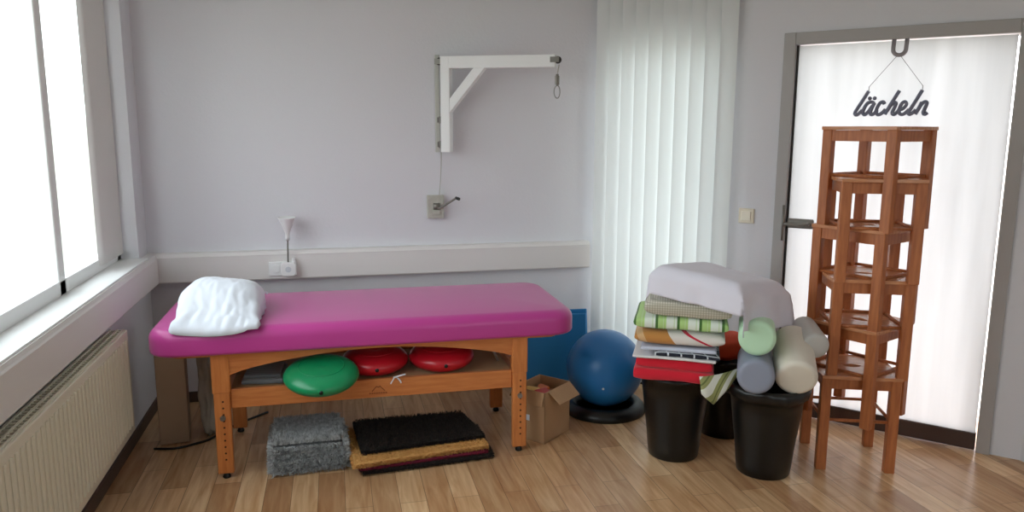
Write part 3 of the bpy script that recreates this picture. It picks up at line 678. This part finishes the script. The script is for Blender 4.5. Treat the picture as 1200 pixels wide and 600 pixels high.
m_pl = uv_pattern('green_plaid', [('u', 4.3, .0, .5, (168, 212, 96), .8), ('u', 4.3, .0, .12, (74, 118, 52), 1), ('z', 14, .0, .16, (100, 150, 80), .5), ('u', 8.6, .7, .78, (200, 224, 170), .8)], (232, 240, 228))
tag(MB().slab(pc(-.20, .215, -.18, .17, .693, -.006), .068, 4.5, wr=.005, wsc=7).build('cushion', m_pl, org=PO+Vector((0, 0, .66))), 'green and white plaid cushion in the textile pile', 'cushion')
m_ck = uv_pattern('fine_check', [('u', 34, .0, .35, (150, 142, 118), .5), ('z', 95, .0, .35, (150, 142, 118), .5), ('v', 30, .0, .3, (150, 142, 118), .4)], (232, 226, 212))
tag(MB().slab(pc(-.155, .225, -.19, .17, .765, -.012), .085, 4, wr=.006, wsc=7).build('cushion', m_ck, org=PO+Vector((0, 0, .73))), 'finely checked beige cushion directly under the white pillow', 'cushion')
# striped towel hanging over the corner
def tow(u, v):
    a = PO+pu*(.10+.17*u)+pv*(-.185+.10*u*u); k = .13*(1-abs(u-.32)/.70)*v
    return a+pu*(.012*v)-pv*(.022*sin(v*pi*.6)+.006*sin(u*12)*v)+Vector((0, 0, .462-k+.02*u))
tag(MB().grid(tow, 16, 12).build('striped_towel', uv_pattern('olive_stripe', [('d.5', 2, .2, .75, (150, 152, 96), 1), ('d.5', 2, .45, .55, (104, 110, 60), 1)], (226, 226, 214)), org=PO+pu*.17+Vector((0, 0, .40)), solid=.006), 'olive striped towel corner hanging beside the red blanket', 'towel')
m_or = mat('orange_cloth', (206, 72, 40), .85)
tag(MB().slab([(1.80, 3.30, .47), (2.02, 3.29, .47), (2.03, 3.52, .47), (1.81, 3.53, .47)], .13, 3, wr=.012, wsc=8).build('orange_blanket', m_or, org=(1.9, 3.4, .42)), 'orange-red blanket bunched on the rear bin', 'blanket')

# ------------------------------------------------------------------ bolsters on the right bin
def bolster(label, p, d, r, L, m):
    d = Vector(d).normalized(); q = Vector((0, 0, 1)).rotation_difference(d).to_matrix(); e = min(.022, r*.3)
    prf = [(0, 0)]+[(r-e-.01, 0)]+[(r-e+e*sin(a), e-e*cos(a)) for a in [pi/2*i/6 for i in range(7)]]+[(r, L*.5)]+[(r-e+e*cos(a), L-e+e*sin(a)) for a in [pi/2*i/6 for i in range(7)]]+[(0, L)]
    o = MB().lathe(prf, p, 40, q).build('bolster', m, org=p); tag(o, label, 'bolster', 'bolsters on the front right bin'); return o
bolster('pale green bolster end above the grey-blue one on the bin', (1.742, 2.84, .667), (.50, .86, .0), .079, .34, mat('mint_vinyl', (200, 236, 202), .5))
bolster('grey-blue bolster lying lowest on the rim of the bin', (1.728, 2.81, .505), (.50, .86, .0), .079, .32, mat('greyblue_vinyl', (146, 152, 170), .5))
bolster('large beige bolster on the right of the grey-blue one', (1.902, 2.775, .495), (.44, .84, .34), .088, .30, mat('beige_vinyl', (236, 228, 214), .5, (222, 213, 198), 4))
bolster('grey bolster behind the beige one next to the stools', (2.05, 2.865, .605), (.30, .93, .15), .060, .22, mat('grey_vinyl', (196, 192, 188), .5))

# ------------------------------------------------------------------ big white pillow over everything
WP = thing('large_pillow', 'large pillow in a white draped cover on top of the textile pile', 'pillow', (1.68, 3.12, .81))
c4 = [Vector((1.372, 3.13, .918)), Vector((1.66, 2.845, .868)), Vector((2.03, 3.07, .808)), Vector((1.76, 3.40, .875))]
cov = []
drop = dict(l=.06, r=.16, f=.095, b=.06)
def topp(a, b):
    p = c4[0]*(1-a)*(1-b)+c4[1]*a*(1-b)+c4[2]*a*b+c4[3]*(1-a)*b
    return p+Vector((0, 0, .044*(1-(2*a-1)**14)*(1-(2*b-1)**14)+.004*noise.noise(Vector((a*4, b*4, 0)))))
def cover(u, v):
    W = .42; tot = drop['l']+W+drop['r']; x = u*tot-drop['l']; D = .44; y = v*(drop['f']+D+drop['b'])-drop['f']
    a = min(1, max(0, x/W)); b = min(1, max(0, y/D)); du = max(0, -x, x-W); dv = max(0, -y, y-D)
    p = topp(a, b); dr = hypot(du, dv)*(1.35 if x < 0 and y < 0 else 1)
    o = Vector((0, 0, 0))
    if du or dv:
        ex = (c4[1]-c4[0]).normalized(); ey = (c4[3]-c4[0]).normalized()
        sgn = (-1 if x < 0 else (1 if x > W else 0)); sgv = (-1 if y < 0 else (1 if y > D else 0))
        f = min(1, dr/.012)*.004
        wav = .010*sin((a*9+b*11))*min(1, dr/.06)+.012*noise.noise(Vector((a*5, b*5, dr*8)))*min(1, dr/.05)
        o = ex*sgn*(f+wav+dr*.10)+ey*sgv*(f+wav*.8+dr*.05); o.z = 0
        p = p+Vector((0, 0, -dr*(1.0 if dr < .2 else 1)))
    return p+o
mb = MB(); mb.grid(cover, 64, 60); tag(mb.build('draped_cover', M_cotton2, WP, solid=.004))
core = [c+Vector((0, 0, -.038)) for c in c4]
ctr = sum(core, Vector())/4; core = [ctr+(c-ctr)*.96 for c in core]
MB().slab(core, .066, 5, bulge=.03).build('filling', M_cotton, WP)

# ------------------------------------------------------------------ stools
def stool(first):
    t = thing('wooden_stool', None, 'stool', (0, 0, 0), 0, 'wooden stools stacked in front of the door', world=False)
    H = .455; hl = .150
    # seat: square board with eye-shaped hand hole
    S = .181; n = 16; hole = []
    for i in range(n):
        a = 2*pi*i/n; hole.append((.042*cos(a), .024*sin(a)*(1-.35*abs(cos(a)))))
    outer = []
    for i in range(n):
        a = 2*pi*i/n; c_, s_ = cos(a), sin(a); k = S/max(abs(c_), abs(s_)); k = min(k, S*1.36); outer.append((c_*k, s_*k))
    vs = [(x, y, H) for x, y in outer]+[(x, y, H) for x, y in hole]+[(x, y, H-.016) for x, y in outer]+[(x, y, H-.016) for x, y in hole]
    fs = []
    for i in range(n):
        j = (i+1) % n
        fs += [(i, j, n+j, n+i), (2*n+j, 2*n+i, 3*n+i, 3*n+j), (i, 2*n+i, 2*n+j, j), (n+j, 3*n+j, 3*n+i, n+i)]
    MB().add(vs, fs).build('seat', M_stoolseat, t, bevel=.002)
    for i in (-1, 1):
        for j in (-1, 1):
            MB().box((i*hl, j*hl, (H-.016)/2), (.045, .038, H-.016), ch=.003).build('leg', M_stool, t)
    for k in (-1, 1):
        MB().box((0, k*(hl+.004), H-.041), (2*hl-.042, .018, .048), ch=.002).build('apron', M_stool, t)
        MB().box((k*(hl+.004), 0, H-.041), (.018, 2*hl-.036, .048), ch=.002).build('apron', M_stool, t)
        mb = MB(); mb.cyl((-hl, k*hl, .238), (hl, k*hl, .238), .0075, n=10); mb.build('stretcher', M_stool, t)
        mb = MB(); mb.cyl((k*hl, -hl, .238), (k*hl, hl, .238), .0075, n=10); mb.build('stretcher', M_stool, t)
    return t
s0 = stool(True)
slab_ = ['lowest reddish-brown wooden stool of the stack, standing on the floor', 'second wooden stool from the floor, its legs hanging just above it',
         'third wooden stool from the floor in the tall stack', 'fourth wooden stool from the floor in the tall stack',
         'second wooden stool from the top of the tall stack', 'topmost wooden stool of the stack, just under the hanging sign']
offs = [(2.35, 3.01, -21), (2.375, 3.015, -66), (2.37, 3.00, -22), (2.385, 3.02, -67), (2.365, 2.975, -24), (2.39, 3.0, -68)]
for i, (x, y, rr) in enumerate(offs):
    o = s0 if i == 0 else copy_tree(s0)
    o.location = (x, y, i*.2225); o.rotation_euler = (0, 0, R(rr)); o['label'] = slab_[i]

# ------------------------------------------------------------------ hanging sign
hk = thing('door_hook', 'grey U-shaped hook over the top of the door glass', 'hook', dg(1.65, 1.91, .01))
pts = [dg(1.65-.028, 1.99, -.001)]+[dg(1.65-.028, 1.945, .012)]+[dg(1.65+.028*sin(a), 1.937-.028*cos(a), .012) for a in [R(q) for q in range(-80, 81, 16)]]+[dg(1.65+.028, 1.945, .012), dg(1.65+.028, 1.99, -.001)]
MB().tube(pts, .010, 10).build('hook_bow', mat('grey_hook', (150, 144, 146), .6), hk)
sg = thing('hanging_sign', 'grey cut-out script sign hanging by a string in front of the door glass', 'sign', dg(1.65, 1.64, .02))
ox, oy = 55, 540; kx, ky = .000600, .000765; sx0, sz0 = 1.464, 1.628
def lp(path): return cr([dg(sx0+(x-ox)*kx, sz0+(oy-y)*ky, .018) for x, y in path], 6)
ST = [
 [(163, 392), (130, 440), (95, 490), (72, 525), (74, 540), (92, 540), (125, 512)],
 [(212, 470), (190, 461), (160, 470), (136, 505), (132, 532), (148, 541), (172, 522), (200, 485)],
 [(214, 466), (194, 505), (188, 532), (202, 541), (222, 530), (240, 512)],
 [(290, 476), (278, 462), (254, 470), (234, 505), (234, 532), (252, 542), (278, 530), (300, 508)],
 [(392, 392), (352, 452), (318, 505), (298, 541)],
 [(312, 520), (338, 482), (362, 466), (374, 476), (360, 508), (352, 532), (366, 541), (388, 525), (402, 508)],
 [(404, 515), (432, 502), (450, 480), (440, 463), (418, 472), (402, 505), (404, 533), (424, 542), (448, 532), (472, 510)],
 [(556, 392), (520, 450), (488, 500), (470, 530), (480, 541), (500, 532), (522, 512)],
 [(560, 466), (540, 505), (520, 541)],
 [(534, 518), (558, 480), (582, 464), (596, 474), (584, 508), (576, 532), (588, 541), (606, 530)],
]
mb = MB()
for st in ST: mb.tube(lp(st), .0086, 8)
for x, y in ((176, 438), (212, 438)): mb.lathe([(0, -.007), (.007, -.004), (.0098, 0), (.007, .004), (0, .007)], dg(sx0+(x-ox)*kx, sz0+(oy-y)*ky, .018), 12, DROT @ Matrix.Rotation(pi/2, 3, 'X'))
mb.build('lettering', mat('slate_painted_wood', (120, 124, 142), .7), sg, weld=0)
p1 = dg(sx0+(163-ox)*kx, sz0+(oy-392)*ky, .018); p2 = dg(sx0+(556-ox)*kx, sz0+(oy-392)*ky, .018); pt_ = dg(1.65, 1.915, .018)
mb = MB(); mb.cyl(p1, p1+Vector((0, 0, .022)), .0018, n=6); mb.cyl(p1+Vector((0, 0, .02)), pt_, .0012, n=6); mb.cyl(p2, p2+Vector((0, 0, .022)), .0018, n=6); mb.cyl(p2+Vector((0, 0, .02)), pt_, .0012, n=6)
mb.build('string', M_string, sg)

# ------------------------------------------------------------------ light: overcast daylight through the openings
w = bpy.data.worlds.new('sky'); scn.world = w; w.use_nodes = True; nt = w.node_tree; N, L = nt.nodes, nt.links
bg = N['Background']; tc = N.new('ShaderNodeTexCoord'); sp = N.new('ShaderNodeSeparateXYZ'); rp = N.new('ShaderNodeValToRGB')
L.new(tc.outputs['Generated'], sp.inputs[0]); L.new(sp.outputs[2], rp.inputs[0]); L.new(rp.outputs[0], bg.inputs[0])
e = rp.color_ramp.elements; e[0].position = 0; e[0].color = (.40, .38, .36, 1); e[1].position = .5; e[1].color = (.95, .93, 1, 1)
k = rp.color_ramp.elements.new(.02); k.color = (.86, .84, .88, 1)
bg.inputs[1].default_value = 6.0
def portal(c, sx, sy, direction):
    l = bpy.data.lights.new('window_portal', 'AREA'); l.shape = 'RECTANGLE'; l.size = sx; l.size_y = sy; l.cycles.is_portal = True
    o = bpy.data.objects.new('window_portal', l); COL.objects.link(o); o.location = c
    d = Vector(direction); o.rotation_euler = d.to_track_quat('-Z', 'Z').to_euler(); return o
portal((XL-.2, (WY0+WY1)/2, (WZ0+WZ1)/2), WY1-WY0, WZ1-WZ0, (1, 0, 0))
portal(((fx0+fx1)/2, YF-.2, (fz0+fz1)/2), fx1-fx0, fz1-fz0, (0, 1, 0))
portal(dg((bs0+bs1)/2, 1.07, -.18), bs1-bs0, 1.93, DN)
portal(dg((ds0+ds1)/2, 1.0, -.12), ds1-ds0, 1.98, DN)

# ------------------------------------------------------------------ camera
cam = bpy.data.cameras.new('camera'); co = bpy.data.objects.new('camera', cam); COL.objects.link(co); scn.camera = co
yaw, pit, rol = -.229, .1656, .0037
fwd = Vector((-sin(yaw)*cos(pit), cos(yaw)*cos(pit), -sin(pit))); right = Vector((cos(yaw), sin(yaw), 0)); up = right.cross(fwd)
r2 = right*cos(rol)+up*sin(rol); u2 = -right*sin(rol)+up*cos(rol)
m = Matrix((r2, u2, -fwd)).transposed().to_4x4(); m.translation = Vector((0, 0, 1.5518)); co.matrix_world = m
cam.sensor_width = 36; cam.lens = 892.7/1200*36; cam.clip_start = .05
vs = scn.view_settings; vs.view_transform = 'Standard'; vs.look = 'None'; vs.gamma = 1; vs.exposure = .12; vs.use_curve_mapping = False
for o in bpy.data.objects:
    if '_world' in o.keys(): del o['_world']
